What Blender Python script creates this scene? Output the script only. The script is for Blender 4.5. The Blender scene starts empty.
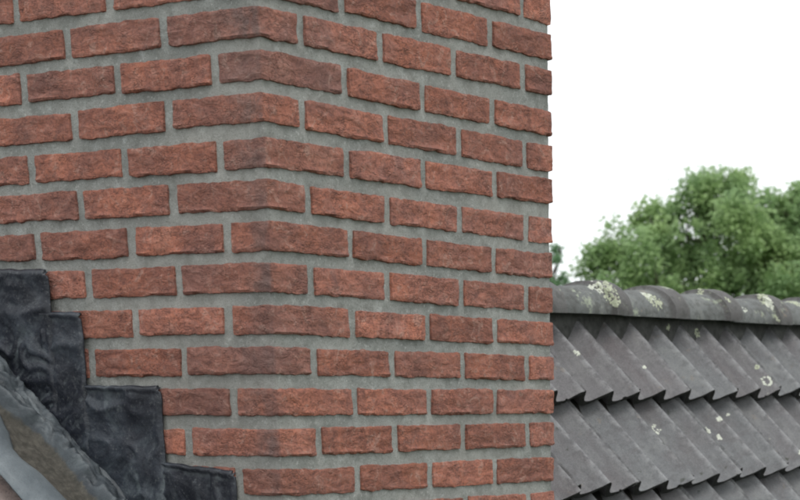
import bpy, math, random
from mathutils import Vector, Matrix, noise, Quaternion
random.seed(7)
sc = bpy.context.scene
COL = sc.collection

# ------------------------------------------------------------------ camera
# the photograph is the top part of a larger picture: long lens, principal point far below the crop
CAM = Vector((-2.93662845, -2.49913342, -0.6442143))
RIGHT = Vector((0.52689503, -0.84992756, 0.0021832))
DOWN = Vector((-0.29154741, -0.18315043, -0.9388589))
FWD = Vector((0.79836191, 0.49404358, -0.34429523))
F_PX, PP = 2092.957, (615.388, 1170.322)
cd = bpy.data.cameras.new('camera')
cam = bpy.data.objects.new('camera', cd); COL.objects.link(cam)
cam.matrix_world = Matrix(((RIGHT.x, -DOWN.x, -FWD.x, CAM.x), (RIGHT.y, -DOWN.y, -FWD.y, CAM.y),
                           (RIGHT.z, -DOWN.z, -FWD.z, CAM.z), (0, 0, 0, 1)))
cd.sensor_width = 36; cd.lens = F_PX / 800 * 36
cd.shift_x = (400 - PP[0]) / 800; cd.shift_y = (PP[1] - 250) / 800
cd.clip_start = .05; cd.clip_end = 2000
cd.dof.use_dof = True; cd.dof.focus_distance = 3.9; cd.dof.aperture_fstop = 12
sc.camera = cam
sc.cycles.pixel_filter_type = 'BLACKMAN_HARRIS'; sc.cycles.filter_width = 1.9

# ------------------------------------------------------------------ light
SUN_EL, SUN_AZ = math.radians(62), math.radians(215)
w = bpy.data.worlds.new('World'); sc.world = w; w.use_nodes = True
nt = w.node_tree; nt.nodes.clear()
out = nt.nodes.new('ShaderNodeOutputWorld'); bg = nt.nodes.new('ShaderNodeBackground')
sky = nt.nodes.new('ShaderNodeTexSky'); sky.sky_type = 'NISHITA'; sky.sun_disc = False
sky.sun_elevation = SUN_EL; sky.sun_rotation = SUN_AZ
sky.air_density = 1; sky.dust_density = 4
hs = nt.nodes.new('ShaderNodeHueSaturation'); hs.inputs['Saturation'].default_value = .3
mx = nt.nodes.new('ShaderNodeMix'); mx.data_type = 'RGBA'
mx.inputs['Factor'].default_value = .82          # closed cloud cover over the clear sky
mx.inputs['B'].default_value = (11.4, 11.9, 12.1, 1)
nt.links.new(sky.outputs[0], hs.inputs['Color']); nt.links.new(hs.outputs[0], mx.inputs['A'])
nt.links.new(mx.outputs['Result'], bg.inputs[0]); bg.inputs[1].default_value = .1
nt.links.new(bg.outputs[0], out.inputs[0])
sd = bpy.data.lights.new('sun', 'SUN'); sd.energy = .9; sd.angle = math.radians(30); sd.color = (1, .97, .93)
sun = bpy.data.objects.new('sun', sd); COL.objects.link(sun)
sdir = Vector((math.sin(SUN_AZ) * math.cos(SUN_EL), math.cos(SUN_AZ) * math.cos(SUN_EL), math.sin(SUN_EL)))
sun.rotation_euler = sdir.to_track_quat('Z', 'Y').to_euler()
vs = sc.view_settings
sc.display_settings.display_device = 'sRGB'
vs.view_transform = 'Standard'; vs.look = 'None'; vs.exposure = .4; vs.gamma = 1; vs.use_curve_mapping = False

# ------------------------------------------------------------------ helpers
def obj(name, verts, faces, mat, parent=None, smooth=True, kind=None, me=None):
    if me is None:
        me = bpy.data.meshes.new(name); me.from_pydata(verts, [], faces); me.update()
        if smooth: me.polygons.foreach_set('use_smooth', [True] * len(me.polygons))
        me.materials.append(mat)
    o = bpy.data.objects.new(name, me); COL.objects.link(o)
    if parent: o.parent = parent
    if kind: o['kind'] = kind
    return o
def empty(name, loc, label, cat, group=None):
    o = bpy.data.objects.new(name, None); COL.objects.link(o); o.location = loc
    o.empty_display_size = .1
    o['label'] = label; o['category'] = cat
    if group: o['group'] = group
    return o
def fbm(p, o=3):
    s = 0; a = 1; t = 0
    for _ in range(o):
        s += a * noise.noise(p); t += a; a *= .5; p = p * 2.03
    return s / t
def sstep(a, b, x):
    t = min(1, max(0, (x - a) / (b - a))); return t * t * (3 - 2 * t)

class NT:
    def __init__(s, name):
        s.m = bpy.data.materials.new(name); s.m.use_nodes = True; s.t = s.m.node_tree; s.t.nodes.clear()
        s.out = s.t.nodes.new('ShaderNodeOutputMaterial'); s.b = s.t.nodes.new('ShaderNodeBsdfPrincipled')
        s.t.links.new(s.b.outputs[0], s.out.inputs[0])
        s.tc = s.t.nodes.new('ShaderNodeTexCoord'); s.oi = s.t.nodes.new('ShaderNodeObjectInfo')
    def lk(s, a, b): s.t.links.new(a, b)
    def n(s, ty, **k):
        x = s.t.nodes.new(ty)
        for a, v in k.items():
            if hasattr(x, a): setattr(x, a, v)
            else: x.inputs[a].default_value = v
        return x
    def co(s, shift=37.0, scale=(1, 1, 1), rot=(0, 0, 0)):      # object coordinates moved by the object's random number
        mp = s.n('ShaderNodeMapping'); mp.inputs['Scale'].default_value = scale; mp.inputs['Rotation'].default_value = rot
        s.lk(s.tc.outputs['Object'], mp.inputs['Vector'])
        mul = s.n('ShaderNodeMath', operation='MULTIPLY'); mul.inputs[1].default_value = shift
        s.lk(s.oi.outputs['Random'], mul.inputs[0]); s.lk(mul.outputs[0], mp.inputs['Location'])
        return mp.outputs[0]
    def noise(s, co, scale, detail=4, rough=.55, dist=0):
        x = s.n('ShaderNodeTexNoise'); x.inputs['Scale'].default_value = scale; x.inputs['Detail'].default_value = detail
        x.inputs['Roughness'].default_value = rough; x.inputs['Distortion'].default_value = dist
        s.lk(co, x.inputs['Vector']); return x.outputs['Fac']
    def ramp(s, f, stops):
        r = s.n('ShaderNodeValToRGB'); e = r.color_ramp.elements
        while len(e) > 1: e.remove(e[-1])
        e[0].position = stops[0][0]; e[0].color = (*stops[0][1], 1) if not isinstance(stops[0][1], (int, float)) else (stops[0][1],) * 3 + (1,)
        for p, c in stops[1:]:
            x = e.new(p); x.color = (*c, 1) if not isinstance(c, (int, float)) else (c, c, c, 1)
        s.lk(f, r.inputs[0]); return r.outputs[0]
    def mix(s, f, a, b, mode='MIX'):
        x = s.n('ShaderNodeMix', data_type='RGBA', blend_type=mode)
        for k, v in (('Factor', f), ('A', a), ('B', b)):
            if isinstance(v, (int, float)): x.inputs[k].default_value = v if k == 'Factor' else (v, v, v, 1)
            elif isinstance(v, tuple): x.inputs[k].default_value = (*v, 1)
            else: s.lk(v, x.inputs[k])
        return x.outputs['Result']
    def math(s, op, a, b=0.):
        x = s.n('ShaderNodeMath', operation=op)
        for i, v in enumerate((a, b)):
            if isinstance(v, (int, float)): x.inputs[i].default_value = v
            else: s.lk(v, x.inputs[i])
        return x.outputs[0]
    def bump(s, h, strength, dist, nrm=None):
        x = s.n('ShaderNodeBump'); x.inputs['Strength'].default_value = strength; x.inputs['Distance'].default_value = dist
        s.lk(h, x.inputs['Height'])
        if nrm: s.lk(nrm, x.inputs['Normal'])
        return x.outputs[0]
    def done(s, col, rough=.9, nrm=None, spec=.3, k=.86):
        if not isinstance(col, tuple): col = s.mix(1., col, k, 'MULTIPLY')
        if isinstance(col, tuple): s.b.inputs['Base Color'].default_value = (*col, 1)
        else: s.lk(col, s.b.inputs['Base Color'])
        if isinstance(rough, (int, float)): s.b.inputs['Roughness'].default_value = rough
        else: s.lk(rough, s.b.inputs['Roughness'])
        s.b.inputs['Specular IOR Level'].default_value = spec
        if nrm: s.lk(nrm, s.b.inputs['Normal'])
        return s.m

# ------------------------------------------------------------------ materials
def mat_brick():
    m = NT('hand_moulded_brick'); c = m.co()
    big = m.noise(c, 9, 4, .6, .6); mid = m.noise(c, 38, 5, .65, 1.2); fine = m.noise(c, 240, 3, .6)
    col = m.ramp(big, [(.30, (.265, .118, .092)), (.46, (.345, .140, .100)), (.60, (.410, .155, .102)), (.74, (.44, .190, .130))])
    # grey burnt skin, more of it on some bricks
    burn = m.ramp(m.noise(m.co(71), 14, 4, .6, .8), [(.48, 0.), (.68, 1.)])
    col = m.mix(m.math('MULTIPLY', burn, m.math('MULTIPLY', m.oi.outputs['Random'], .5)), col, (.150, .098, .096))
    # per-brick value
    v = m.math('ADD', .82, m.math('MULTIPLY', m.oi.outputs['Random'], .44))
    hs = m.n('ShaderNodeHueSaturation'); m.lk(v, hs.inputs['Value']); m.lk(col, hs.inputs['Color'])
    oc = m.n('ShaderNodeSeparateColor'); m.lk(m.oi.outputs['Color'], oc.inputs[0])
    col = m.mix(oc.outputs[0], hs.outputs[0], (.175, .118, .112))      # object colour red = how sooty this brick is
    col = m.mix(m.math('MULTIPLY', m.ramp(mid, [(.40, 1.), (.52, 0.)]), .36), col, (.15, .065, .055))
    col = m.mix(m.math('MULTIPLY', m.ramp(mid, [(.56, 0.), (.66, 1.)]), .5), col, (.45, .29, .24))
    # soft lime bloom
    sa = m.n('ShaderNodeAttribute'); sa.attribute_name = 'soot'
    sm = m.math('MULTIPLY', sa.outputs['Fac'], m.ramp(m.noise(m.co(83), 20, 4, .65, .5), [(.36, .25), (.58, 1.)]))
    col = m.mix(m.math('MULTIPLY', sm, .8), col, (.145, .112, .108))
    bloom = m.ramp(m.noise(m.co(19), 22, 6, .7, .4), [(.60, 0.), (.78, 1.)])
    col = m.mix(m.math('MULTIPLY', bloom, .2), col, (.42, .36, .34))
    col = m.mix(m.math('MULTIPLY', m.ramp(fine, [(.38, 1.), (.5, 0.)]), .45), col, (.10, .055, .05))
    # creases of the hand throwing: slanting folds
    c2 = m.co(53, (.8, .8, 1.9), (.75, .7, .2))
    fold = m.noise(c2, 34, 4, .6, .7)
    n0 = m.bump(fold, .6, .007)
    lt = m.ramp(fold, [(.54, 0.), (.60, 1.), (.66, 0.)])
    col = m.mix(m.math('MULTIPLY', lt, .13), col, (.46, .31, .27))
    dk = m.ramp(fold, [(.36, 0.), (.41, 1.), (.47, 0.)])
    col = m.mix(m.math('MULTIPLY', m.math('MULTIPLY', dk, m.ramp(m.noise(c, 16, 2, .5), [(.42, 0.), (.58, 1.)])), .5), col, (.10, .052, .046))
    crk = m.n('ShaderNodeTexVoronoi', feature='DISTANCE_TO_EDGE'); crk.inputs['Scale'].default_value = 42
    wv = m.n('ShaderNodeMix', data_type='VECTOR'); 
    nz_ = m.n('ShaderNodeTexNoise'); nz_.inputs['Scale'].default_value = 26; m.lk(c2, nz_.inputs['Vector'])
    wv.inputs['Factor'].default_value = .16; m.lk(c2, wv.inputs['A']); m.lk(nz_.outputs['Color'], wv.inputs['B']); m.lk(wv.outputs['Result'], crk.inputs['Vector'])
    ck = m.math('MULTIPLY', m.ramp(crk.outputs['Distance'], [(0., 1.), (.10, 0.)]), m.ramp(m.noise(c, 18, 3, .6), [(.46, 0.), (.60, 1.)]))
    col = m.mix(m.math('MULTIPLY', ck, .4), col, (.085, .045, .04))
    n1 = m.bump(m.math('SUBTRACT', 1., ck), .45, .003, n0); n2 = m.bump(m.noise(c, 150, 4, .65), .8, .002, n1)
    return m.done(col, .88, n2, .25)
def mat_mortar():
    m = NT('cement_mortar'); c = m.tc.outputs['Object']
    big = m.noise(c, 5, 4, .6); mid = m.noise(c, 40, 5, .65); fine = m.noise(c, 420, 3, .7)
    col = m.ramp(big, [(.32, (.238, .246, .234)), (.5, (.298, .304, .288)), (.68, (.37, .376, .356))])
    col = m.mix(m.math('MULTIPLY', m.ramp(mid, [(.38, 1.), (.5, 0.)]), .5), col, (.19, .195, .18))
    col = m.mix(m.math('MULTIPLY', m.ramp(mid, [(.58, 0.), (.70, 1.)]), .5), col, (.46, .48, .47))
    col = m.mix(m.math('MULTIPLY', m.ramp(fine, [(.36, 1.), (.46, 0.)]), .6), col, (.12, .12, .11))
    col = m.mix(m.math('MULTIPLY', m.ramp(m.noise(c, 170, 3, .7), [(.58, 0.), (.68, 1.)]), .5), col, (.52, .52, .50))
    col = m.mix(m.math('MULTIPLY', m.ramp(m.noise(c, 2.6, 3, .6), [(.44, 0.), (.62, 1.)]), .35), col, (.30, .285, .26))
    n1 = m.bump(m.noise(c, 120, 5, .7), .8, .003); n2 = m.bump(fine, .6, .0012, n1)
    return m.done(col, .95, n2, .15, .92)
def mat_tile(name, red=0):
    m = NT(name); c = m.co()
    big = m.noise(c, 7, 4, .6, .5); mid = m.noise(c, 45, 5, .65, .3); fine = m.noise(c, 320, 3, .7)
    a = (.160, .162, .168); b = (.134, .124, .128); d = (.200, .204, .204)
    if red: a, b, d = (.46, .34, .30), (.38, .27, .24), (.52, .43, .38)
    col = m.ramp(big, [(.32, b), (.5, a), (.68, d)])
    oc = m.n('ShaderNodeSeparateColor'); m.lk(m.oi.outputs['Color'], oc.inputs[0])
    col = m.mix(m.math('MULTIPLY', oc.outputs[0], .4), col, (.136, .114, .118))
    v = m.math('ADD', .90, m.math('MULTIPLY', m.oi.outputs['Random'], .2))
    hs = m.n('ShaderNodeHueSaturation'); m.lk(v, hs.inputs['Value']); m.lk(col, hs.inputs['Color']); col = hs.outputs[0]
    st = m.noise(m.co(11, (1, .12, 1)), 60, 3, .6)                         # run-off streaks down the slope
    col = m.mix(m.math('MULTIPLY', m.ramp(st, [(.48, 0.), (.66, 1.)]), .16), col, (.30, .30, .29))
    wa = m.n('ShaderNodeAttribute'); wa.attribute_name = 'worn_hilite'
    col = m.mix(m.math('MULTIPLY', wa.outputs['Fac'], m.ramp(mid, [(.40, .0), (.62, .7)])), col, (.33, .33, .335))  # worn pale crests, also painting in the rib highlight
    col = m.mix(m.math('MULTIPLY', m.ramp(fine, [(.34, 1.), (.46, 0.)]), .55), col, (.06, .06, .062))
    col = m.mix(m.math('MULTIPLY', m.ramp(fine, [(.56, 0.), (.68, 1.)]), .45), col, (.27, .27, .27))
    col = m.mix(m.math('MULTIPLY', m.ramp(mid, [(.38, 1.), (.5, 0.)]), .4), col, (.095, .092, .095))
    # dark moss flecks, pale lichen flecks
    col = m.mix(m.math('MULTIPLY', m.ramp(m.noise(m.co(91), 26, 3, .6), [(.69, 0.), (.74, 1.)]), .8), col, (.045, .05, .035))
    col = m.mix(m.math('MULTIPLY', m.ramp(m.noise(m.co(23), 34, 4, .75), [(.70, 0.), (.75, 1.)]), .8), col, (.40, .40, .33))
    col = m.mix(m.math('MULTIPLY', m.ramp(m.noise(m.co(67), 19, 3, .6), [(.66, 0.), (.76, 1.)]), .5), col, (.25, .20, .15))
    n1 = m.bump(m.noise(c, 80, 4, .6), .5, .002); n2 = m.bump(fine, .5, .0008, n1)
    return m.done(col, .82, n2, .35)
def mat_ridge():
    m = NT('weathered_ridge_concrete'); c = m.co()
    big = m.noise(c, 10, 4, .6, .5); mid = m.noise(c, 45, 5, .65, .3); fine = m.noise(c, 300, 3, .7)
    col = m.ramp(big, [(.32, (.125, .125, .120)), (.5, (.168, .175, .172)), (.68, (.22, .226, .215))])
    v = m.math('ADD', .85, m.math('MULTIPLY', m.oi.outputs['Random'], .3))
    hs = m.n('ShaderNodeHueSaturation'); m.lk(v, hs.inputs['Value']); m.lk(col, hs.inputs['Color']); col = hs.outputs[0]
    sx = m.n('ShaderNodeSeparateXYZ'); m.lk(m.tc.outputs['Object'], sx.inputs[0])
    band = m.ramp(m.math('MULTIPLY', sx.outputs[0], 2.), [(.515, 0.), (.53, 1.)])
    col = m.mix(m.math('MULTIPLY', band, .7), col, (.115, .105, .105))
    col = m.mix(m.math('MULTIPLY', m.ramp(mid, [(.40, 1.), (.50, 0.)]), .6), col, (.075, .075, .07))
    col = m.mix(m.math('MULTIPLY', m.ramp(fine, [(.36, 1.), (.5, 0.)]), .5), col, (.06, .06, .055))
    col = m.mix(m.math('MULTIPLY', m.ramp(m.noise(m.co(31), 13, 5, .7), [(.60, 0.), (.66, 1.)]), .75), col, (.38, .42, .31))
    col = m.mix(m.math('MULTIPLY', m.ramp(m.noise(m.co(61), 17, 4, .7), [(.63, 0.), (.70, 1.)]), .6), col, (.30, .23, .16))
    n1 = m.bump(m.noise(c, 70, 4, .6), .6, .003); n2 = m.bump(fine, .5, .001, n1)
    return m.done(col, .85, n2, .3)
def mat_lead():
    m = NT('lead_sheet'); c = m.co(5)
    big = m.noise(c, 9, 5, .65, .8); mid = m.noise(c, 48, 5, .7, .5)
    col = m.ramp(big, [(.34, (.011, .013, .020)), (.48, (.020, .023, .033)), (.60, (.040, .048, .062)), (.70, (.10, .118, .13)), (.80, (.24, .26, .27))])
    col = m.mix(m.math('MULTIPLY', m.ramp(mid, [(.60, 0.), (.74, 1.)]), .5), col, (.19, .21, .225))
    ge = m.n('ShaderNodeNewGeometry')
    pk = m.math('MULTIPLY', m.ramp(ge.outputs['Pointiness'], [(.505, 0.), (.545, 1.)]), m.ramp(mid, [(.36, .2), (.56, 1.)]))
    col = m.mix(m.math('MULTIPLY', pk, .55), col, (.22, .25, .265))
    col = m.mix(m.math('MULTIPLY', m.ramp(m.noise(m.co(3, (1, 1, .35)), 5, 6, .75, .6), [(.54, 0.), (.68, 1.)]), .5), col, (.17, .195, .215))  # broad pale streaks in the colour stand in for reflections on the sheet
    col = m.mix(m.math('MULTIPLY', m.ramp(m.noise(c, 210, 3, .7), [(.58, 0.), (.70, 1.)]), .35), col, (.2, .21, .21))
    rg = m.ramp(m.noise(c, 20, 4, .6), [(.35, .30), (.65, .52)])
    n1 = m.bump(m.noise(c, 30, 5, .6, .4), .5, .006); n2 = m.bump(m.noise(c, 140, 5, .7), .4, .0022, n1)
    return m.done(col, rg, n2, .45)
def mat_apron():     # same sheet, weathered pale where it lies on the roof; dirt settled in the channel (painted as vertex attribute)
    m = NT('weathered_lead_apron'); c = m.tc.outputs['Object']
    at = m.n('ShaderNodeAttribute'); at.attribute_name = 'wear'
    sp = m.n('ShaderNodeSeparateColor'); m.lk(at.outputs['Color'], sp.inputs[0])
    big = m.noise(c, 14, 5, .65, .5); mid = m.noise(c, 60, 5, .7, .3); fine = m.noise(c, 300, 3, .7)
    col = m.ramp(big, [(.34, (.032, .038, .046)), (.52, (.062, .074, .084)), (.68, (.15, .17, .18))])
    pale = m.ramp(big, [(.30, (.09, .11, .125)), (.7, (.18, .205, .22))])
    dirt = m.ramp(mid, [(.35, (.040, .038, .030)), (.5, (.066, .060, .050)), (.66, (.10, .092, .076))])
    jit = m.math('MULTIPLY', m.math('SUBTRACT', mid, .5), .8)
    col = m.mix(m.ramp(m.math('ADD', sp.outputs[0], jit), [(.38, 0.), (.62, 1.)]), col, pale)
    col = m.mix(m.ramp(m.math('ADD', sp.outputs[1], jit), [(.38, 0.), (.62, 1.)]), col, dirt)
    col = m.mix(m.math('MULTIPLY', m.ramp(fine, [(.34, 1.), (.46, 0.)]), .3), col, (.04, .045, .04))
    rg = m.mix(sp.outputs[1], .50, .9)
    n1 = m.bump(mid, .5, .003); n2 = m.bump(fine, .4, .0008, n1)
    return m.done(col, rg, n2, .4)
def mat_plain(name, c1, c2, scale, rough=.9, dist=.003):
    m = NT(name); c = m.tc.outputs['Object']; f = m.noise(c, scale, 5, .65, .3)
    return m.done(m.ramp(f, [(.35, c1), (.65, c2)]), rough, m.bump(f, .5, dist), .2)
def mat_leaf(name, c1, c2):
    m = NT(name); c = m.tc.outputs['Object']
    f = m.noise(c, 1.1, 3, .6); g = m.noise(c, 14, 2, .6)
    col = m.mix(m.math('MULTIPLY', g, .6), m.ramp(f, [(.36, c1), (.64, c2)]), tuple(x * 1.2 for x in c2))
    m.done(col, .5, None, .4, 1.)
    tr = m.n('ShaderNodeBsdfTranslucent'); m.lk(col, tr.inputs[0]); ms = m.n('ShaderNodeMixShader'); ms.inputs[0].default_value = .5
    m.lk(m.b.outputs[0], ms.inputs[1]); m.lk(tr.outputs[0], ms.inputs[2]); m.lk(ms.outputs[0], m.out.inputs[0])
    return m.m
M_BRICK = mat_brick(); M_MORTAR = mat_mortar(); M_TILE = mat_tile('weathered_concrete_tile'); M_RED = mat_tile('reddish_concrete_tile', 1)
M_RIDGE = mat_ridge(); M_LEAD = mat_lead(); M_APRON = mat_apron()
M_END = mat_plain('gap_shade_concrete', (.018, .018, .018), (.045, .045, .042), 60)  # near-black end faces stand in for shade in gaps under tiles and collars
M_BOARD = mat_plain('dark_roof_board', (.02, .018, .016), (.035, .03, .026), 12)
M_BED = mat_plain('ridge_bedding_mortar', (.05, .05, .048), (.10, .10, .095), 40)
M_GROUND = mat_plain('grass_ground', (.05, .07, .03), (.09, .12, .05), .4)
M_UNSEEN_WALL = mat_plain('unseen_wall_brick', (.22, .10, .08), (.28, .13, .10), 4)
M_LICHEN = mat_plain('pale_lichen', (.50, .52, .44), (.72, .73, .64), 160, .95, .001)
M_LICHEN_G = mat_plain('greenish_lichen', (.34, .37, .26), (.54, .56, .43), 120, .95, .001)
M_BARK = mat_plain('grey_brown_bark', (.06, .05, .04), (.12, .10, .08), 8, .95, .01)
M_LEAF = mat_leaf('broad_green_leaf', (.215, .340, .170), (.330, .455, .195))
M_LEAF2 = mat_leaf('fresh_green_leaf', (.150, .265, .16), (.21, .34, .18))

# ------------------------------------------------------------------ ground and unseen house body
G = -7.2
obj('ground', [(-300, -300, G), (300, -300, G), (300, 300, G), (-300, 300, G)], [(0, 1, 2, 3)], M_GROUND, kind='structure')

# roof plane through the tile crests: P(u, s, h): u along the ridge, s up the slope, h off the slope
PITCH = math.radians(40); CP, SP = math.cos(PITCH), math.sin(PITCH); V0, Z0 = .53237, -.68095
def P(u, s, h=0): return Vector((u, V0 + s * CP - h * SP, Z0 + s * SP + h * CP))
AX = Matrix(((1, 0, 0), (0, CP, -SP), (0, SP, CP))).to_4x4()
def s_edge(row, u): return .118 + .022 * (u - 2.5) - .325 * row      # left of the stack, where the lead builds the slope up
P2 = math.radians(52); C2, S2 = math.cos(P2), math.sin(P2)
def PR(u, s, h=0): return Vector((u, .5324 + s * C2 - h * S2, -.681 + s * S2 + h * C2))
AX2 = Matrix(((1, 0, 0), (0, C2, -S2), (0, S2, C2))).to_4x4()
def s_edge2(row, u): return .087 + (.019 + .013 * row) * (u - 2.2) - .269 * row

roof = empty('house_roof', P(2, -1.2, -.12), 'pitched roof of weathered grey concrete tiles with mossy half-round ridge tiles, running past the brick chimney', 'roof')
roofinv = Matrix.Translation(-roof.location)
def put(o, mat): o.matrix_world = mat; o.parent = roof; o.matrix_parent_inverse = roofinv

RIDGE_S = .325                                   # front edge of the ridge tiles
RV = PR(0, RIDGE_S).y + .104                     # plan position of the ridge line
def rz(u): return PR(0, RIDGE_S + .009 * (u - 2.5)).z
def rv(u): return RV + .006 * (u - 2.5)
# boards under both slopes
def board(u0, u1, Pf, top, h=-.085, sl=-2.4):
    a = Pf(u0, sl, h); b = Pf(u1, sl, h)
    t0 = Vector((u0, top.y, top.z)); t1 = Vector((u1, top.y, top.z)); yb = 2 * top.y - a.y
    v = [a, b, t1, t0, Vector((u1, yb, a.z)), Vector((u0, yb, a.z))]
    v += [x - Vector((0, 0, .04)) for x in v]
    f = [(0, 1, 2, 3), (3, 2, 4, 5), (9, 8, 7, 6), (11, 10, 8, 9), (0, 6, 7, 1), (5, 4, 10, 11), (0, 3, 9, 6), (3, 5, 11, 9), (1, 7, 8, 2), (2, 8, 10, 4)]
    put(obj('roof_board', v, f, M_BOARD, smooth=False), Matrix.Identity(4))
board(.80, 5.2, PR, PR(0, RIDGE_S + .13, -.085))
board(-1.5, -.0, P, P(0, .44, -.085))
y0, y1, zt, u0, u1 = -.8, 2.4, -3.2, -1.4, 5.1
vv = [(u0, y0, G), (u1, y0, G), (u1, y1, G), (u0, y1, G), (u0, y0, zt), (u1, y0, zt), (u1, y1, zt), (u0, y1, zt), (u0, .82, -1.6), (u1, .82, -1.6)]
ff = [(0, 1, 5, 4), (2, 3, 7, 6), (1, 2, 6, 9, 5), (3, 0, 4, 8, 7), (4, 5, 9, 8), (6, 7, 8, 9)]
o = obj('unseen_house_wall', vv, ff, M_UNSEEN_WALL, smooth=False)  # unseen box below the roof, added to stop light leaking through
o['label'] = 'unseen brick house body added under the grey tiled roof to stop light leaking'; o['category'] = 'house'

# ---- roof tiles: two waves each, saw-toothed cross profile
WAVE = .1415; AMP = .043; TL = .345; TH = .024
def wave(t):
    t -= math.floor(t)
    if t < .42: h = (.5 + .5 * math.cos(math.pi * t / .42))
    else:
        x = (t - .42) / .58; h = .8 * x ** 1.7 + .2 * (.5 - .5 * math.cos(math.pi * x))
    return h
def wave_s(t):   # slightly rounded crest
    return sum(wave(t + d) for d in (-.022, 0, .022)) / 3
def tile_mesh(seed, mat):
    rnd = random.Random(seed); nu, ns = 56, 9
    off = Vector((seed * 3.1, seed * 1.7, 0)); bend = rnd.uniform(-.002, .002)
    V = []; F = []
    worn_hilite = []; chips = [(rnd.uniform(0, 2), rnd.uniform(.002, .006)) for _ in range(1)]
    for side in (0, 1):
        for j in range(ns + 1):
            s = TL * (j / ns) ** 1.25
            for i in range(nu + 1):
                t = 2 * i / nu
                x = t * WAVE * .985
                h = -AMP + AMP * wave_s(t)
                if i == 0: h = -AMP * .18
                z = h - .050 * s / .269 + bend * math.sin(t * 2)
                y = s
                if j == 0:
                    y += .002 * noise.noise(off + Vector((x * 30, 0, 0)))
                    for ct, cr in chips:
                        y += max(0, cr - abs(t - ct) * .12)
                z += .0012 * fbm(off + Vector((x * 18, s * 18, 0)))
                if side:
                    z -= TH * (.85 if j else .8)
                    if j == 0: y += .001
                V.append((x, y, z)); tt = t % 1; g = max(0, 1 - min(tt, 1 - tt) / .11); worn_hilite += [g, g, g, 1]
    N = (nu + 1) * (ns + 1)
    for j in range(ns):
        for i in range(nu):
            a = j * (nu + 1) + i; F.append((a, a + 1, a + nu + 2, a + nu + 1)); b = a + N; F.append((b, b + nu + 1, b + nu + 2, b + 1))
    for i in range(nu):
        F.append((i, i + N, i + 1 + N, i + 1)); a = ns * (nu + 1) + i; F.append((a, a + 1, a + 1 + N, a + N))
    for j in range(ns):
        a = j * (nu + 1); F.append((a, a + nu + 1, a + nu + 1 + N, a + N)); a += nu; F.append((a, a + N, a + nu + 1 + N, a + nu + 1))
    me = bpy.data.meshes.new('roof_tile'); me.from_pydata(V, [], F); me.update(); me.materials.append(mat)
    me.color_attributes.new('worn_hilite', 'FLOAT_COLOR', 'POINT').data.foreach_set('color', worn_hilite)
    me.materials.append(M_END)                        # lower cut ends painted near-black, like the shade under the tile
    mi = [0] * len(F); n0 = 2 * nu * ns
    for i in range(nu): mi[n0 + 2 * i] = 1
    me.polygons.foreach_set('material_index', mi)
    me.polygons.foreach_set('use_smooth', [True] * len(me.polygons))
    try: me.set_sharp_from_angle(angle=math.radians(50))
    except Exception: pass
    return me
tile_meshes = [tile_mesh(i + 1, M_TILE) for i in range(6)]
red_mesh = tile_mesh(9, M_RED)
def tiles():
    for row in range(0, 5):                                   # right of the stack
        wv = .138 + .005 * row
        for k in range(-10, 10):
            u = 2.169 + 2 * wv * k
            if u > 4.7 or u < (-.7 if row > 3 else .72): continue
            o = obj('roof_tile', None, None, None, me=random.choice(tile_meshes))
            o.color = (random.choice([0, 0, .2, .5, 1]), 0, 0, 1)
            put(o, Matrix.Translation(PR(u, s_edge2(row, u + wv) + random.uniform(-.005, .005), random.uniform(-.002, .002))) @ AX2
                @ Matrix.Rotation(random.uniform(-.008, .008), 4, 'Z') @ Matrix.Rotation(random.uniform(-.004, .004), 4, 'X') @ Matrix.Diagonal((wv / WAVE, 1, 1, 1)))
    for row in range(0, 4):                                   # left of the stack
        for k in range(0, 5):
            u = 1.934 - 2 * WAVE * (11 - k)
            if u + 2 * WAVE > 0: continue
            o = obj('roof_tile', None, None, None, me=red_mesh)
            o['label'] = 'reddish weathered roof tile'
            put(o, Matrix.Translation(P(u, s_edge(row, u + WAVE) + random.uniform(-.004, .004), random.uniform(-.0015, .0015))) @ AX @ Matrix.Diagonal((1, 1.18, 1, 1)))
tiles()

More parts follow.
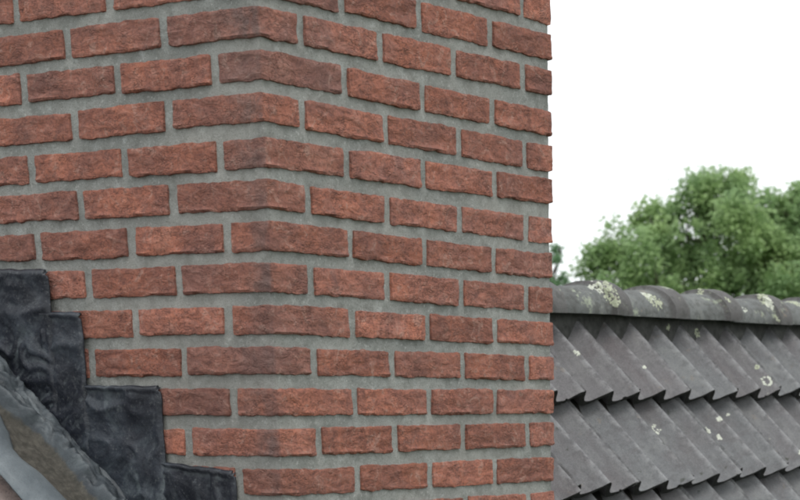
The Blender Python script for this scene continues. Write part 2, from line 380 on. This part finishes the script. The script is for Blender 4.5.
# ---- ridge tiles
RR = .108
def ridge_mesh(seed):
    L = .345; na = 26; V = []; F = []; off = Vector((seed * 5.3, 0, seed))
    xs = [0, .006, .02, .06, .12, .18, .22, .25, .260, .264, .268, .285, .31, .33, .341, .345]
    for side in (0, 1):
        for j, x in enumerate(xs):
            r = RR * .80 + .019 * x / L
            r += .017 * sstep(.262, .268, x) - (.004 if x > .343 else 0) - (.003 if x < .003 else 0)
            if side: r -= .017
            for i in range(na + 1):
                a = math.pi * (-.03 + 1.06 * i / na)
                n_ = 1 + .035 * fbm(off + Vector((x * 14, math.cos(a) * 2, math.sin(a) * 2)))
                rr = r * n_
                # slightly squashed half round with straight lower skirts
                V.append((x + .004 * fbm(off + Vector((a * 3, x, 9))), -math.cos(a) * rr * .97, math.sin(a) * rr * .68))
    nj = len(xs); N = nj * (na + 1)
    for j in range(nj - 1):
        for i in range(na):
            a = j * (na + 1) + i; F.append((a, a + na + 1, a + na + 2, a + 1)); b = a + N; F.append((b, b + 1, b + na + 2, b + na + 1))
    for i in range(na):
        F.append((i, i + 1, i + 1 + N, i + N)); a = (nj - 1) * (na + 1) + i; F.append((a, a + N, a + 1 + N, a + 1))
    for j in range(nj - 1):
        a = j * (na + 1); F.append((a, a + N, a + na + 1 + N, a + na + 1)); a += na; F.append((a, a + na + 1, a + na + 1 + N, a + N))
    me = bpy.data.meshes.new('ridge_tile'); me.from_pydata(V, [], F); me.update(); me.materials.append(M_RIDGE); me.materials.append(M_END)  # dark end faces paint the seam shadow at each collar
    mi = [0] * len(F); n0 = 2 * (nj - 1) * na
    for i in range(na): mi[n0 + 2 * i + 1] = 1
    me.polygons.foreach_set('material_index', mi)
    me.polygons.foreach_set('use_smooth', [True] * len(me.polygons))
    try: me.set_sharp_from_angle(angle=math.radians(48))
    except Exception: pass
    return me
ridge_meshes = [ridge_mesh(i) for i in range(5)]
RJ0, RJ = 2.345, .322
for k in range(-12, 9):
    u1 = RJ0 + RJ * k; u0 = u1 - .343
    if u0 > 4.7 or (u1 < 1.0 and u1 > .0): continue
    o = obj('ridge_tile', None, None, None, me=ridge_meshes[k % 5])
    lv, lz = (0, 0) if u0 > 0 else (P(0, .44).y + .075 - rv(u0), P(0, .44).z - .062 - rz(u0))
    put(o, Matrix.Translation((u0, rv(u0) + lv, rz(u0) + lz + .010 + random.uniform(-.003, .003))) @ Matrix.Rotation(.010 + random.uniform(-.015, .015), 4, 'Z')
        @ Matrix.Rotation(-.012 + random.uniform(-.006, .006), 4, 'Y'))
# bedding mortar below the ridge tiles
V = []; F = []; n = 120
for i in range(n + 1):
    u = .9 + (4.7 - .9) * i / n; j_ = .004 * fbm(Vector((u * 20, 0, 3)))
    V += [(u, rv(u) - .045 + j_, rz(u) + .028), (u, rv(u) - .052 + j_, rz(u) - .075), (u, rv(u) + .085, rz(u) - .075), (u, rv(u) + .078, rz(u) + .028)]
    if i:
        a = 4 * (i - 1); F += [(a, a + 1, a + 5, a + 4), (a + 1, a + 2, a + 6, a + 5), (a + 2, a + 3, a + 7, a + 6), (a + 3, a, a + 4, a + 7)]
F += [(0, 3, 2, 1), (4 * n, 4 * n + 1, 4 * n + 2, 4 * n + 3)]
put(obj('ridge_mortar', V, F, M_BED), Matrix.Identity(4))

# ------------------------------------------------------------------ chimney
WX = .858; WY = .858
chim = empty('brick_chimney', (WX / 2, WY / 2, -1.3), 'square red brick chimney stack with grey mortar joints, rising through the tiled roof', 'chimney')
cinv = -chim.location
def cput(o): o.parent = chim; o.matrix_parent_inverse = Matrix.Translation(cinv)
# measured courses: z of the middle at the corner, slope along left face, slope along right face
CZ = {0: (-.0030, 0, .004), 1: (-.0660, -.0029, .005), 2: (-.1282, -.0005, -.0056), 3: (-.1905, -.008, -.0054), 4: (-.2569, -.0025, .004),
      5: (-.3209, .0022, -.0044), 6: (-.3832, -.0001, -.0065), 7: (-.4472, -.0001, -.0050), 8: (-.5125, -.0017, -.0023), 9: (-.5777, -.0027, -.0016),
      10: (-.6444, .0002, .0027), 11: (-.7100, -.0050, .0070), 12: (-.7752, .0032, .0044)}
JL = {1: [.209, .432], 2: [.102, .321, .544], 3: [.210, .430], 4: [.102, .317, .543], 5: [.212, .430], 6: [.096, .316, .543], 7: [.210, .426],
      8: [.103, .317], 9: [.210], 10: [.102], 11: [.212], 12: [.100]}
JR = {0: [.216, .435, .655], 1: [.107, .320, .537, .762], 2: [.218, .439, .657], 3: [.101, .328, .549, .766], 4: [.214, .436, .662], 5: [.106, .324, .545, .766],
      6: [.216, .433, .655], 7: [.104, .319, .545, .766], 8: [.213, .435, .654], 9: [.103, .326, .546, .763], 10: [.213, .435, .650],
      11: [.107, .326, .541, .763], 12: [.213, .433, .647]}
def course_z(k):
    if k in CZ: return CZ[k]
    if k < 0: return (-.003 + .0643 * (-k), 0, .002)
    return (-.7752 - .0645 * (k - 12), 0, 0)
def joints(k, left):
    J = (JL if left else JR).get(k)
    stretcher_first = (k % 2 == 1) == left
    if J is None: J = [.2105 if stretcher_first else .104]
    J = list(J)
    while J[-1] < .80:
        if J[-1] + .22 > .80: break
        J.append(J[-1] + .22 + random.uniform(-.003, .003))
    return J
HJ = .0095    # half head joint
BH = .0445    # brick height

def gridlist(a, b, step, fine_both=True):
    n = max(2, round((b - a) / step)); return [a + (b - a) * i / n for i in range(n + 1)]
def brick_mesh(x0, x1, y0, y1, h, face, seed):
    """closed brick block; 'face' says which sides show: 'F' = the -Y side, 'L' = the -X side, 'C' = both"""
    rnd = random.Random(seed); off = Vector((seed * 7.13 % 97, seed * 3.77 % 89, seed * 1.91 % 83))
    st = .0045
    X = gridlist(x0, x1, st) if face in 'FC' else [x0, x0 + .004, x0 + .012, x0 + .03, x1 - .02, x1]
    Y = gridlist(y0, y1, st) if face in 'LC' else [y0, y0 + .004, y0 + .012, y0 + .03, y1 - .02, y1]
    Zs = gridlist(-h / 2, h / 2, .0038)
    nx, ny, nz = len(X) - 1, len(Y) - 1, len(Zs) - 1
    idx = {}; V = []; F = []
    r = .0024
    skewz = rnd.uniform(-.0012, .0012)
    def vert(i, j, k):
        key = (i, j, k)
        if key in idx: return idx[key]
        x, y, z = X[i], Y[j], Zs[k]
        p = Vector((x, y, z))
        q = Vector((min(max(x, x0 + r), x1 - r), min(max(y, y0 + r), y1 - r), min(max(z, -h / 2 + r), h / 2 - r)))
        d = p - q; nrm = d.normalized() if d.length > 1e-7 else Vector((0, 0, 0))
        if d.length > 1e-7: p = q + nrm * r
        on_x0, on_y0 = i == 0, j == 0
        pw = p + off
        # outline wander: upper / lower and end faces
        if k == 0: p.z += .0035 * fbm(pw * 26, 2) + .0016 * noise.noise(pw * 95) - .0006
        elif k == nz: p.z += .0030 * fbm(pw * 24 + Vector((7, 0, 0)), 2) + .0016 * noise.noise(pw * 90)
        ax = 1 if face in 'FC' else 0
        if i in (0, nx): p.x += .0022 * fbm(pw * 28 + Vector((0, 5, 0)), 2) * (1 if not on_x0 or face == 'F' else .8)
        if j in (0, ny): p.y += .0022 * fbm(pw * 28 + Vector((0, 0, 5)), 2) * (1 if not on_y0 or face == 'L' else .8)
        # folded hand-thrown skin on the showing sides
        zz = z / h + .5
        edge = min(1, zz / .12, (1 - zz) / .12)
        def skin(t):
            q1 = Vector((t * 24 + z * 34, z * 44 - t * 8, 0)) + off
            fo = 1 - abs(noise.noise(q1 + Vector((1.5 * noise.noise(q1 * .7), 0, 3)))) * 2.4
            lip = .0020 * math.exp(-((zz - .07) / .07) ** 2) * (.5 + noise.noise(Vector((t * 22, 0, 1)) + off) * 1.6)
            return .0013 * (fo - .4) * max(.25, edge) + lip + .0022 * fbm(Vector((t * 14, z * 25, 5)) + off)
        if on_y0 and face in 'FC': p.y -= skin(x)
        if on_x0 and face in 'LC': p.x -= skin(y + 3)
        p.z += skewz * ((x - x0) / max(.01, x1 - x0) - .5)
        idx[key] = len(V); V.append(p[:]); return idx[key]
    for k in range(nz):
        for i in range(nx):
            F.append((vert(i, 0, k), vert(i + 1, 0, k), vert(i + 1, 0, k + 1), vert(i, 0, k + 1)))
            F.append((vert(i, ny, k), vert(i, ny, k + 1), vert(i + 1, ny, k + 1), vert(i + 1, ny, k)))
        for j in range(ny):
            F.append((vert(0, j, k), vert(0, j, k + 1), vert(0, j + 1, k + 1), vert(0, j + 1, k)))
            F.append((vert(nx, j, k), vert(nx, j + 1, k), vert(nx, j + 1, k + 1), vert(nx, j, k + 1)))
    for i in range(nx):
        for j in range(ny):
            F.append((vert(i, j, 0), vert(i, j + 1, 0), vert(i + 1, j + 1, 0), vert(i + 1, j, 0)))
            F.append((vert(i, j, nz), vert(i + 1, j, nz), vert(i + 1, j + 1, nz), vert(i, j + 1, nz)))
    return V, F
SEED = [1]
def brick(x0, x1, y0, y1, zc, face, tilt, soot=0.):
    SEED[0] += 1
    cx_, cy_ = (x0 + x1) / 2, (y0 + y1) / 2
    h = BH + random.uniform(-.0018, .0018)
    V, F = brick_mesh(x0 - cx_, x1 - cx_, y0 - cy_, y1 - cy_, h, face, SEED[0])
    o = obj('brick', V, F, M_BRICK)
    o.data.set_sharp_from_angle(angle=math.radians(42)); o.location = (cx_, cy_, zc + random.uniform(-.0006, .0006))
    if face == 'L': o.rotation_euler = (math.atan(tilt), 0, 0)
    elif face == 'F': o.rotation_euler = (0, -math.atan(tilt), 0)
    o.color = (soot, 0, 0, 1)
    if face == 'C':          # the weather side of each corner brick carries a grey skin that fades from the arris
        at = o.data.color_attributes.new('soot', 'FLOAT_COLOR', 'POINT'); random_l = random.uniform(.07, .16); k_ = random.uniform(.45, 1)
        c = []
        for vx in V:
            d = vx[1] + cy_ - y0; onl = vx[0] + cx_ - x0 < .004
            g = k_ * (1 - sstep(.015, random_l, d)) * sstep(-.002, .006, d) if onl else 0
            
            c += [g, g, g, 1]
        at.data.foreach_set('color', c)
    cput(o)
for k in range(-5, 18):
    z0, bL, bR = course_z(k)
    jl, jr = joints(k, True), joints(k, False)
    odd = k % 2 == 1
    jt = lambda: random.uniform(-.0012, .0012)
    sj = max(0, min(.55, random.gauss(.22, .18)))
    # corner brick
    brick(jt() * .6, jr[0] - HJ + jt(), jt() * .6, jl[0] - HJ + jt(), z0, 'C', 0, sj)
    # right (-Y) face
    ends = jr + [WX + HJ]
    for i in range(len(jr)):
        a, b = ends[i] + HJ + jt(), ends[i + 1] - HJ + jt()
        if b - a < .03: continue
        last = i == len(jr) - 1
        dep = (.2 if (last and odd) else .098)
        brick(a, b, jt(), dep, z0 + bR * (a + b) / 2, 'F', bR, max(0, random.gauss(-.05, .14)))
    ends = jl + [WY + HJ]
    for i in range(len(jl)):
        a, b = ends[i] + HJ + jt(), ends[i + 1] - HJ + jt()
        if b - a < .03: continue
        brick(jt(), .098, a, b, z0 + bL * (a + b) / 2, 'L', bL, max(0, random.gauss(.05, .16)))
# mortar body: two showing sides finely gridded, standing a little back from the bricks
def mortar():
    st = .006; zt, zb = .003 + .0643 * 5 + .03, -.7752 - .0645 * 5 - .03
    nz = round((zt - zb) / st); nx = round(WX / st)
    rec = .0044
    ring = []
    for i in range(nx, -1, -1): ring.append((0, i / nx))      # left face from back to the corner
    for i in range(1, nx + 1): ring.append((1, i / nx))
    V = []; F = []
    for k in range(nz + 1):
        z = zb + (zt - zb) * k / nz
        for f, t in ring:
            if f == 0: p = Vector((rec, rec + t * (WY - 2 * rec - .002), z))
            else: p = Vector((rec + t * (WX - 2 * rec - .002), rec, z))
            d = .0024 * fbm(p * 16) + .0013 * noise.noise(p * 95)
            n_ = Vector((-1, 0, 0)) if f == 0 else Vector((0, -1, 0))
            if t == 0: n_ = Vector((-.7, -.7, 0))
            if t == 1: d = -abs(d)
            V.append((p + n_ * d)[:])
    R = len(ring)
    for k in range(nz):
        for i in range(R - 1):
            a = k * R + i; F.append((a, a + 1, a + R + 1, a + R))
    # the back corner closes the block
    base = len(V)
    for k in range(nz + 1):
        z = zb + (zt - zb) * k / nz; V.append((WX - rec - .002, WY - rec - .002, z))
    for k in range(nz):
        F.append((k * R + R - 1, base + k, base + k + 1, (k + 1) * R + R - 1)); F.append((base + k, k * R, (k + 1) * R, base + k + 1))
    F.append(tuple(nz * R + i for i in range(R)) + (base + nz,)); F.append((base,) + tuple(reversed(range(R))))
    cput(obj('mortar', V, F, M_MORTAR))
mortar()

# ------------------------------------------------------------------ lead flashing on the left side of the stack
lead = empty('lead_flashing', P(0, -.1), 'crumpled dark lead flashing stepping down the left side of the brick chimney onto the tiles', 'flashing')
linv = Matrix.Translation(-lead.location)
def lput(o): o.parent = lead; o.matrix_parent_inverse = linv
def crease(v): return -1.10245 + .79175 * v - .012
def step_piece(v0, v1, ztL, ztR, out_, amp, seed):
    """sheet hung on the wall: v0 = end nearer the corner, v1 = far end; ztR = top at v0, ztL = top at v1"""
    off = Vector((seed * 11.3, seed * 4.1, 0)); nv = max(8, round((v1 - v0) / .0035)); nz = 56
    V = []; F = []
    for side in (0, 1):
        for k in range(nz + 1):
            for i in range(nv + 1):
                a = i / nv; b = k / nz
                v = v0 + (v1 - v0) * a; zt = ztR + (ztL - ztR) * a
                zt += .0022 * noise.noise(Vector((v * 40, 0, 1)) + off); zb = crease(v) - .02
                z = zt + (zb - zt) * b
                v += .0022 * noise.noise(Vector((z * 36, 4, a)) + off)
                if b < .03 and a < .03: v += .004; z -= .003
                q = Vector((v * 13, z * 17, 0)) + off
                fold = (1 - abs(noise.noise(q + Vector((noise.noise(q * .8) * 1.4, 0, 0))))) ** 3 * 2 - 1
                f2 = (1 - abs(noise.noise(q * 2.3 + Vector((0, noise.noise(q) * 1.2, 8))))) ** 4 - .5
                d = amp * (.55 * fold + .12 * f2 + .45 * fbm(q * 1.6 + Vector((0, 0, 4)))) + .0012 * fbm(q * 6)
                eg = min(1, a / .12 + .12, b / .06)
                o_ = out_ + max(-.003, d) * eg + .001
                # lip turned into the joint along the top, soft roll at the outer end
                o_ += .0035 * math.exp(-((b - .018) / .018) ** 2) - .006 * (1 - sstep(0, .012, b))
                o_ -= .0045 * (1 - sstep(0, .05, a))
                # lower edge kicks out on to the apron
                o_ += .016 * sstep(.82, 1, b) ** 2
                if side: o_ -= .0022
                V.append((-o_, v, z))
    N = (nv + 1) * (nz + 1)
    for k in range(nz):
        for i in range(nv):
            a = k * (nv + 1) + i; F.append((a, a + nv + 1, a + nv + 2, a + 1)); b = a + N; F.append((b, b + 1, b + nv + 2, b + nv + 1))
    for i in range(nv):
        F.append((i, i + 1, i + 1 + N, i + N)); a = nz * (nv + 1) + i; F.append((a, a + N, a + 1 + N, a + 1))
    for k in range(nz):
        a = k * (nv + 1); F.append((a, a + N, a + nv + 1 + N, a + nv + 1)); a += nv; F.append((a, a + nv + 1, a + nv + 1 + N, a + N))
    lput(obj('step_piece', V, F, M_LEAD))
step_piece(-.015, .125, -.885, -.90, .0045, .004, 6)
step_piece(.104, .285, -.744, -.758, .0055, .005, 1)
step_piece(.264, .455, -.616, -.618, .0085, .006, 2)
step_piece(.440, .540, -.492, -.494, .0120, .005, 3)
step_piece(.511, .720, -.416, -.421, .0150, .008, 4)
step_piece(.700, .850, -.300, -.306, .0170, .010, 5)

def apron():
    """sheet lying on the tiles beside the stack; w = distance out from the brickwork"""
    s0, s1 = -.62, .38; ns = 250; nw = 84; V = []; F = []; wear = []
    def half(s):   # inner and outer limit of the dirty channel
        pts = [(-.25, .085, .140), (-.17, .083, .146), (-.13, .080, .150), (-.10, .078, .164), (-.075, .078, .166), (-.03, .084, .142), (.017, .107, .125), (.06, .118, .120)]
        if s <= pts[0][0]: return pts[0][1:]
        if s >= pts[-1][0]: return pts[-1][1:]
        for a, b in zip(pts, pts[1:]):
            if s <= b[0]:
                t = (s - a[0]) / (b[0] - a[0]); return (a[1] + (b[1] - a[1]) * t, a[2] + (b[2] - a[2]) * t)
    for side in (0, 1):
        for j in range(ns + 1):
            s = s0 + (s1 - s0) * j / ns; bi, bo = half(s)
            W = .236 + .004 * noise.noise(Vector((s * 14, 0, 2))) + .0015 * noise.noise(Vector((s * 60, 0, 2)))
            for i in range(nw + 1):
                a = i / nw; w_ = .003 + (W - .003) * a
                q = Vector((w_ * 30, s * 22, 0))
                h = .004
                # folds of the sheet dressed against the wall
                cr = sstep(.012, .035, w_) * (1 - sstep(bi - .012, bi + .010, w_))
                f1 = 1 - abs(noise.noise(q * 1.0 + Vector((noise.noise(q) * 1.3, 0, 0)))) * 2.2
                h += cr * (.010 + .013 * f1 + .006 * fbm(q * 3))
                h += .016 * math.exp(-((w_ - (bi - .012)) / .010) ** 2) * (.6 + .9 * noise.noise(Vector((s * 30, 0, 7))))
                # channel
                ch = sstep(bi, bi + .015, w_) * (1 - sstep(bo - .012, bo + .006, w_))
                h += ch * (-.004 + .0035 * fbm(q * 4 + Vector((0, 0, 9))))
                # smooth welt beyond the channel, then down to the tile
                t = (w_ - bo) / max(.02, W - bo)
                if t > 0:
                    h += .012 * math.sin(math.pi * min(1, t * 1.02)) ** .8 + .003 * fbm(q * .7)
                if t > .9: h -= .004 * (t - .9) * 10
                h += .030 * math.exp(-w_ / .010)       # upstand at the wall
                if side: h -= .0025
                V.append(P(-w_, s, h)[:])
                dn = .5 + .5 * noise.noise(q * 1.5)
                wear.append((sstep(bo - .004, bo + .010, w_), sstep(bi - .006, bi + .010, w_) * (1 - sstep(bo - .008, bo + .004, w_)), 0, 1))
    N = (nw + 1) * (ns + 1)
    for j in range(ns):
        for i in range(nw):
            a = j * (nw + 1) + i; F.append((a, a + nw + 1, a + nw + 2, a + 1)); b = a + N; F.append((b, b + 1, b + nw + 2, b + nw + 1))
    for j in range(ns):
        a = j * (nw + 1) + nw; F.append((a, a + nw + 1, a + nw + 1 + N, a + N))
    for i in range(nw):
        F.append((i, i + 1, i + 1 + N, i + N)); a = ns * (nw + 1) + i; F.append((a, a + N, a + 1 + N, a + 1))
    o = obj('apron', V, F, M_APRON)
    at = o.data.color_attributes.new('wear', 'FLOAT_COLOR', 'POINT')
    at.data.foreach_set('color', [c for x in wear for c in x])
    lput(o)
apron()

# ------------------------------------------------------------------ lichen on the roof
def ray(x, y):
    return (RIGHT * ((x - PP[0]) / F_PX) + DOWN * ((y - PP[1]) / F_PX) + FWD).normalized()
bpy.context.view_layer.update()
dg = bpy.context.evaluated_depsgraph_get()
def lichen(name, x, y, rad, n, mat, ring=False, el=1.0):
    """a crust of small thin cushions grown on the tile where it lies"""
    V = []; F = []
    ok, c0, n0, *_ = sc.ray_cast(dg, CAM, ray(x, y))
    if not ok: return
    for _ in range(n):
        a = random.uniform(0, 2 * math.pi); r = rad * (math.sqrt(random.random()) if not ring else random.uniform(.75, 1.05))
        p0 = c0 + Vector((math.cos(a) * r, 0, 0)) + Vector((0, C2, S2)) * (math.sin(a) * r * el)
        st = p0 + n0 * .06
        ok, p, nn, *_ = sc.ray_cast(dg, st, -n0)
        if not ok or (p - p0).length > .05: continue
        q = nn.to_track_quat('Z', 'Y'); rr = random.uniform(.0025, .0065); m = 7; b = len(V)
        V.append((p + nn * .0022)[:])
        for i in range(m):
            t = 2 * math.pi * i / m; k = rr * random.uniform(.6, 1.2)
            V.append((p + q @ Vector((math.cos(t) * k, math.sin(t) * k, -.0008)))[:])
        F += [(b, b + 1 + i, b + 1 + (i + 1) % m) for i in range(m)]
    if F: put(obj(name, V, F, mat, kind='stuff'), Matrix.Identity(4))
for a in [(767, 381, .018, 34, M_LICHEN, True), (655, 430, .019, 26, M_LICHEN), (708, 430, .010, 20, M_LICHEN), (719, 419, .009, 22, M_LICHEN), (719, 437, .009, 16, M_LICHEN),
          (728, 415, .006, 8, M_LICHEN), (697, 333, .013, 18, M_LICHEN_G), (577, 353, .009, 12, M_LICHEN), (668, 327, .010, 14, M_LICHEN_G), (800, 452, .009, 10, M_LICHEN),
          (757, 367, .008, 8, M_LICHEN_G), (645, 367, .006, 6, M_LICHEN),
          (609, 292, .045, 90, M_LICHEN_G), (596, 288, .03, 40, M_LICHEN), (654, 300, .032, 80, M_LICHEN_G), (603, 287, .05, 60, M_LICHEN_G), (648, 296, .02, 40, M_LICHEN), (683, 288, .02, 24, M_LICHEN_G), (745, 310, .012, 12, M_LICHEN), (728, 300, .010, 10, M_LICHEN_G), (768, 302, .028, 80, M_LICHEN), (762, 297, .04, 80, M_LICHEN_G), (795, 303, .03, 60, M_LICHEN_G),
          (777, 318, .014, 14, M_LICHEN_G), (700, 293, .02, 20, M_LICHEN_G)]:
    lichen('lichen_patch', *a)

# ------------------------------------------------------------------ trees beyond the ridge
fh = Vector((FWD.x, FWD.y, 0)).normalized()
def tree(name, label, D, blobs, base_px, leafmat, seed, lsize, dens=1.0):
    rnd = random.Random(seed); k = D / F_PX
    def at(x, y, back): 
        r = RIGHT * ((x - PP[0]) * k) + DOWN * ((y - PP[1]) * k) + FWD * D
        return CAM + r + fh * back
    base = at(base_px, 400, 0); base.z = G
    root = empty(name, base, label, 'tree'); inv = Matrix.Translation(-base)
    cl = []; V = []; F = []
    for (x, y, r) in blobs:
        c = at(x, y, rnd.uniform(-1, 1) * r * k * 1.2 ); R = r * k
        cl.append((c, R))
        ncl = max(5, int(dens * (R / .26) ** 2 * 2.6))
        for _ in range(ncl):
            d = Vector((rnd.gauss(0, 1), rnd.gauss(0, 1), rnd.gauss(0, 1) + .25)).normalized()
            cc = c + d * R * rnd.uniform(.55, 1.0) ** .6; cr = min(rnd.uniform(.12, .30), R * .75)
            axis = d
            for _ in range(int(dens * 125 * (cr / .2) ** 1.6)):
                e = Vector([max(-.85, min(.85, rnd.gauss(0, .5))) for _ in range(3)]) * cr
                p = cc + e
                nrm = (Vector((rnd.gauss(0, .7), rnd.gauss(0, .7), .9)) + axis * .5).normalized()
                q = nrm.to_track_quat('Z', 'Y') @ Quaternion((0, 0, 1), rnd.uniform(0, 6.28)); s = lsize * rnd.uniform(.6, 1.25)
                b = len(V)
                for a_ in ((-.1, 0, 0), (.42, .30, .06), (1, 0, -.10), (.42, -.30, .06)):
                    V.append((p + q @ Vector((a_[0] * s, a_[1] * s, a_[2] * s)))[:])
                F += [(b, b + 1, b + 2), (b, b + 2, b + 3)]
    crown = obj('crown', V, F, leafmat, smooth=False); crown.parent = root; crown.matrix_parent_inverse = inv
    # trunk and limbs
    V = []; F = []
    def tube(pts, rads, m=8):
        b0 = len(V)
        for i, (p, r) in enumerate(zip(pts, rads)):
            t = (pts[min(i + 1, len(pts) - 1)] - pts[max(i - 1, 0)]).normalized(); q = t.to_track_quat('Z', 'Y')
            for j in range(m):
                a = 2 * math.pi * j / m; V.append((p + q @ Vector((math.cos(a) * r, math.sin(a) * r, 0)))[:])
        for i in range(len(pts) - 1):
            for j in range(m):
                a = b0 + i * m + j; b = b0 + i * m + (j + 1) % m; F.append((a, b, b + m, a + m))
    top = at(base_px, 250, 0); mid = base.lerp(top, .55)
    tp = [base.lerp(top, t) + Vector((math.sin(t * 5) * .12, math.cos(t * 4) * .1, 0)) for t in [i / 10 for i in range(11)]]
    tube(tp, [.26 * (1 - .82 * i / 10) + .02 for i in range(11)], 12)
    for c, R in cl:
        st = tp[rnd.randint(4, 8)]; pts = []
        for i in range(7):
            t = i / 6; p = st.lerp(c, t); p += Vector((rnd.gauss(0, 1), rnd.gauss(0, 1), 0)) * .05 + Vector((0, 0, -.35 * math.sin(math.pi * t) * .5)); pts.append(p)
        tube(pts, [.075 * (1 - .8 * i / 6) for i in range(7)], 6)
        for _ in range(9):
            d = Vector((rnd.gauss(0, 1), rnd.gauss(0, 1), rnd.gauss(.4, 1))).normalized()
            p0 = pts[rnd.randint(3, 6)]; tube([p0, p0 + d * R * .45 + Vector((0, 0, .03)), p0 + d * R * .9], [.018, .011, .004], 5)
    tr = obj('trunk', V, F, M_BARK); tr.parent = root; tr.matrix_parent_inverse = inv
BL = [(790, 262, 28), (772, 222, 24), (728, 203, 30), (700, 212, 26), (752, 208, 26), (692, 238, 34), (660, 236, 26), (648, 222, 14), (628, 250, 24), (604, 262, 20), (590, 272, 16), (650, 268, 34), (612, 284, 26),
      (735, 240, 36), (775, 212, 24), (792, 205, 16), (785, 238, 36), (712, 272, 38), (760, 280, 40), (800, 275, 40), (690, 300, 40), (645, 305, 38), (830, 225, 40), (860, 260, 50), (835, 300, 50),
      (880, 310, 60), (740, 320, 50), (800, 330, 60), (690, 345, 50), (850, 360, 60), (770, 370, 60), (705, 185, 12), (737, 184, 12), (806, 200, 14)]
tree('leafy_tree', 'broad leafy green tree rising above the mossy ridge tiles at the right', 30, BL, 762, M_LEAF, 3, .082, 1.35)
tree('leafy_tree', 'small tree whose leafy twigs just peek out behind the chimney edge above the ridge', 36,
     [(557, 262, 5), (560, 282, 7), (552, 292, 10), (530, 290, 20), (500, 280, 34), (505, 320, 44), (545, 320, 28), (557, 250, 5), (470, 310, 40), (540, 350, 40)], 508, M_LEAF2, 5, .085, 1.1)
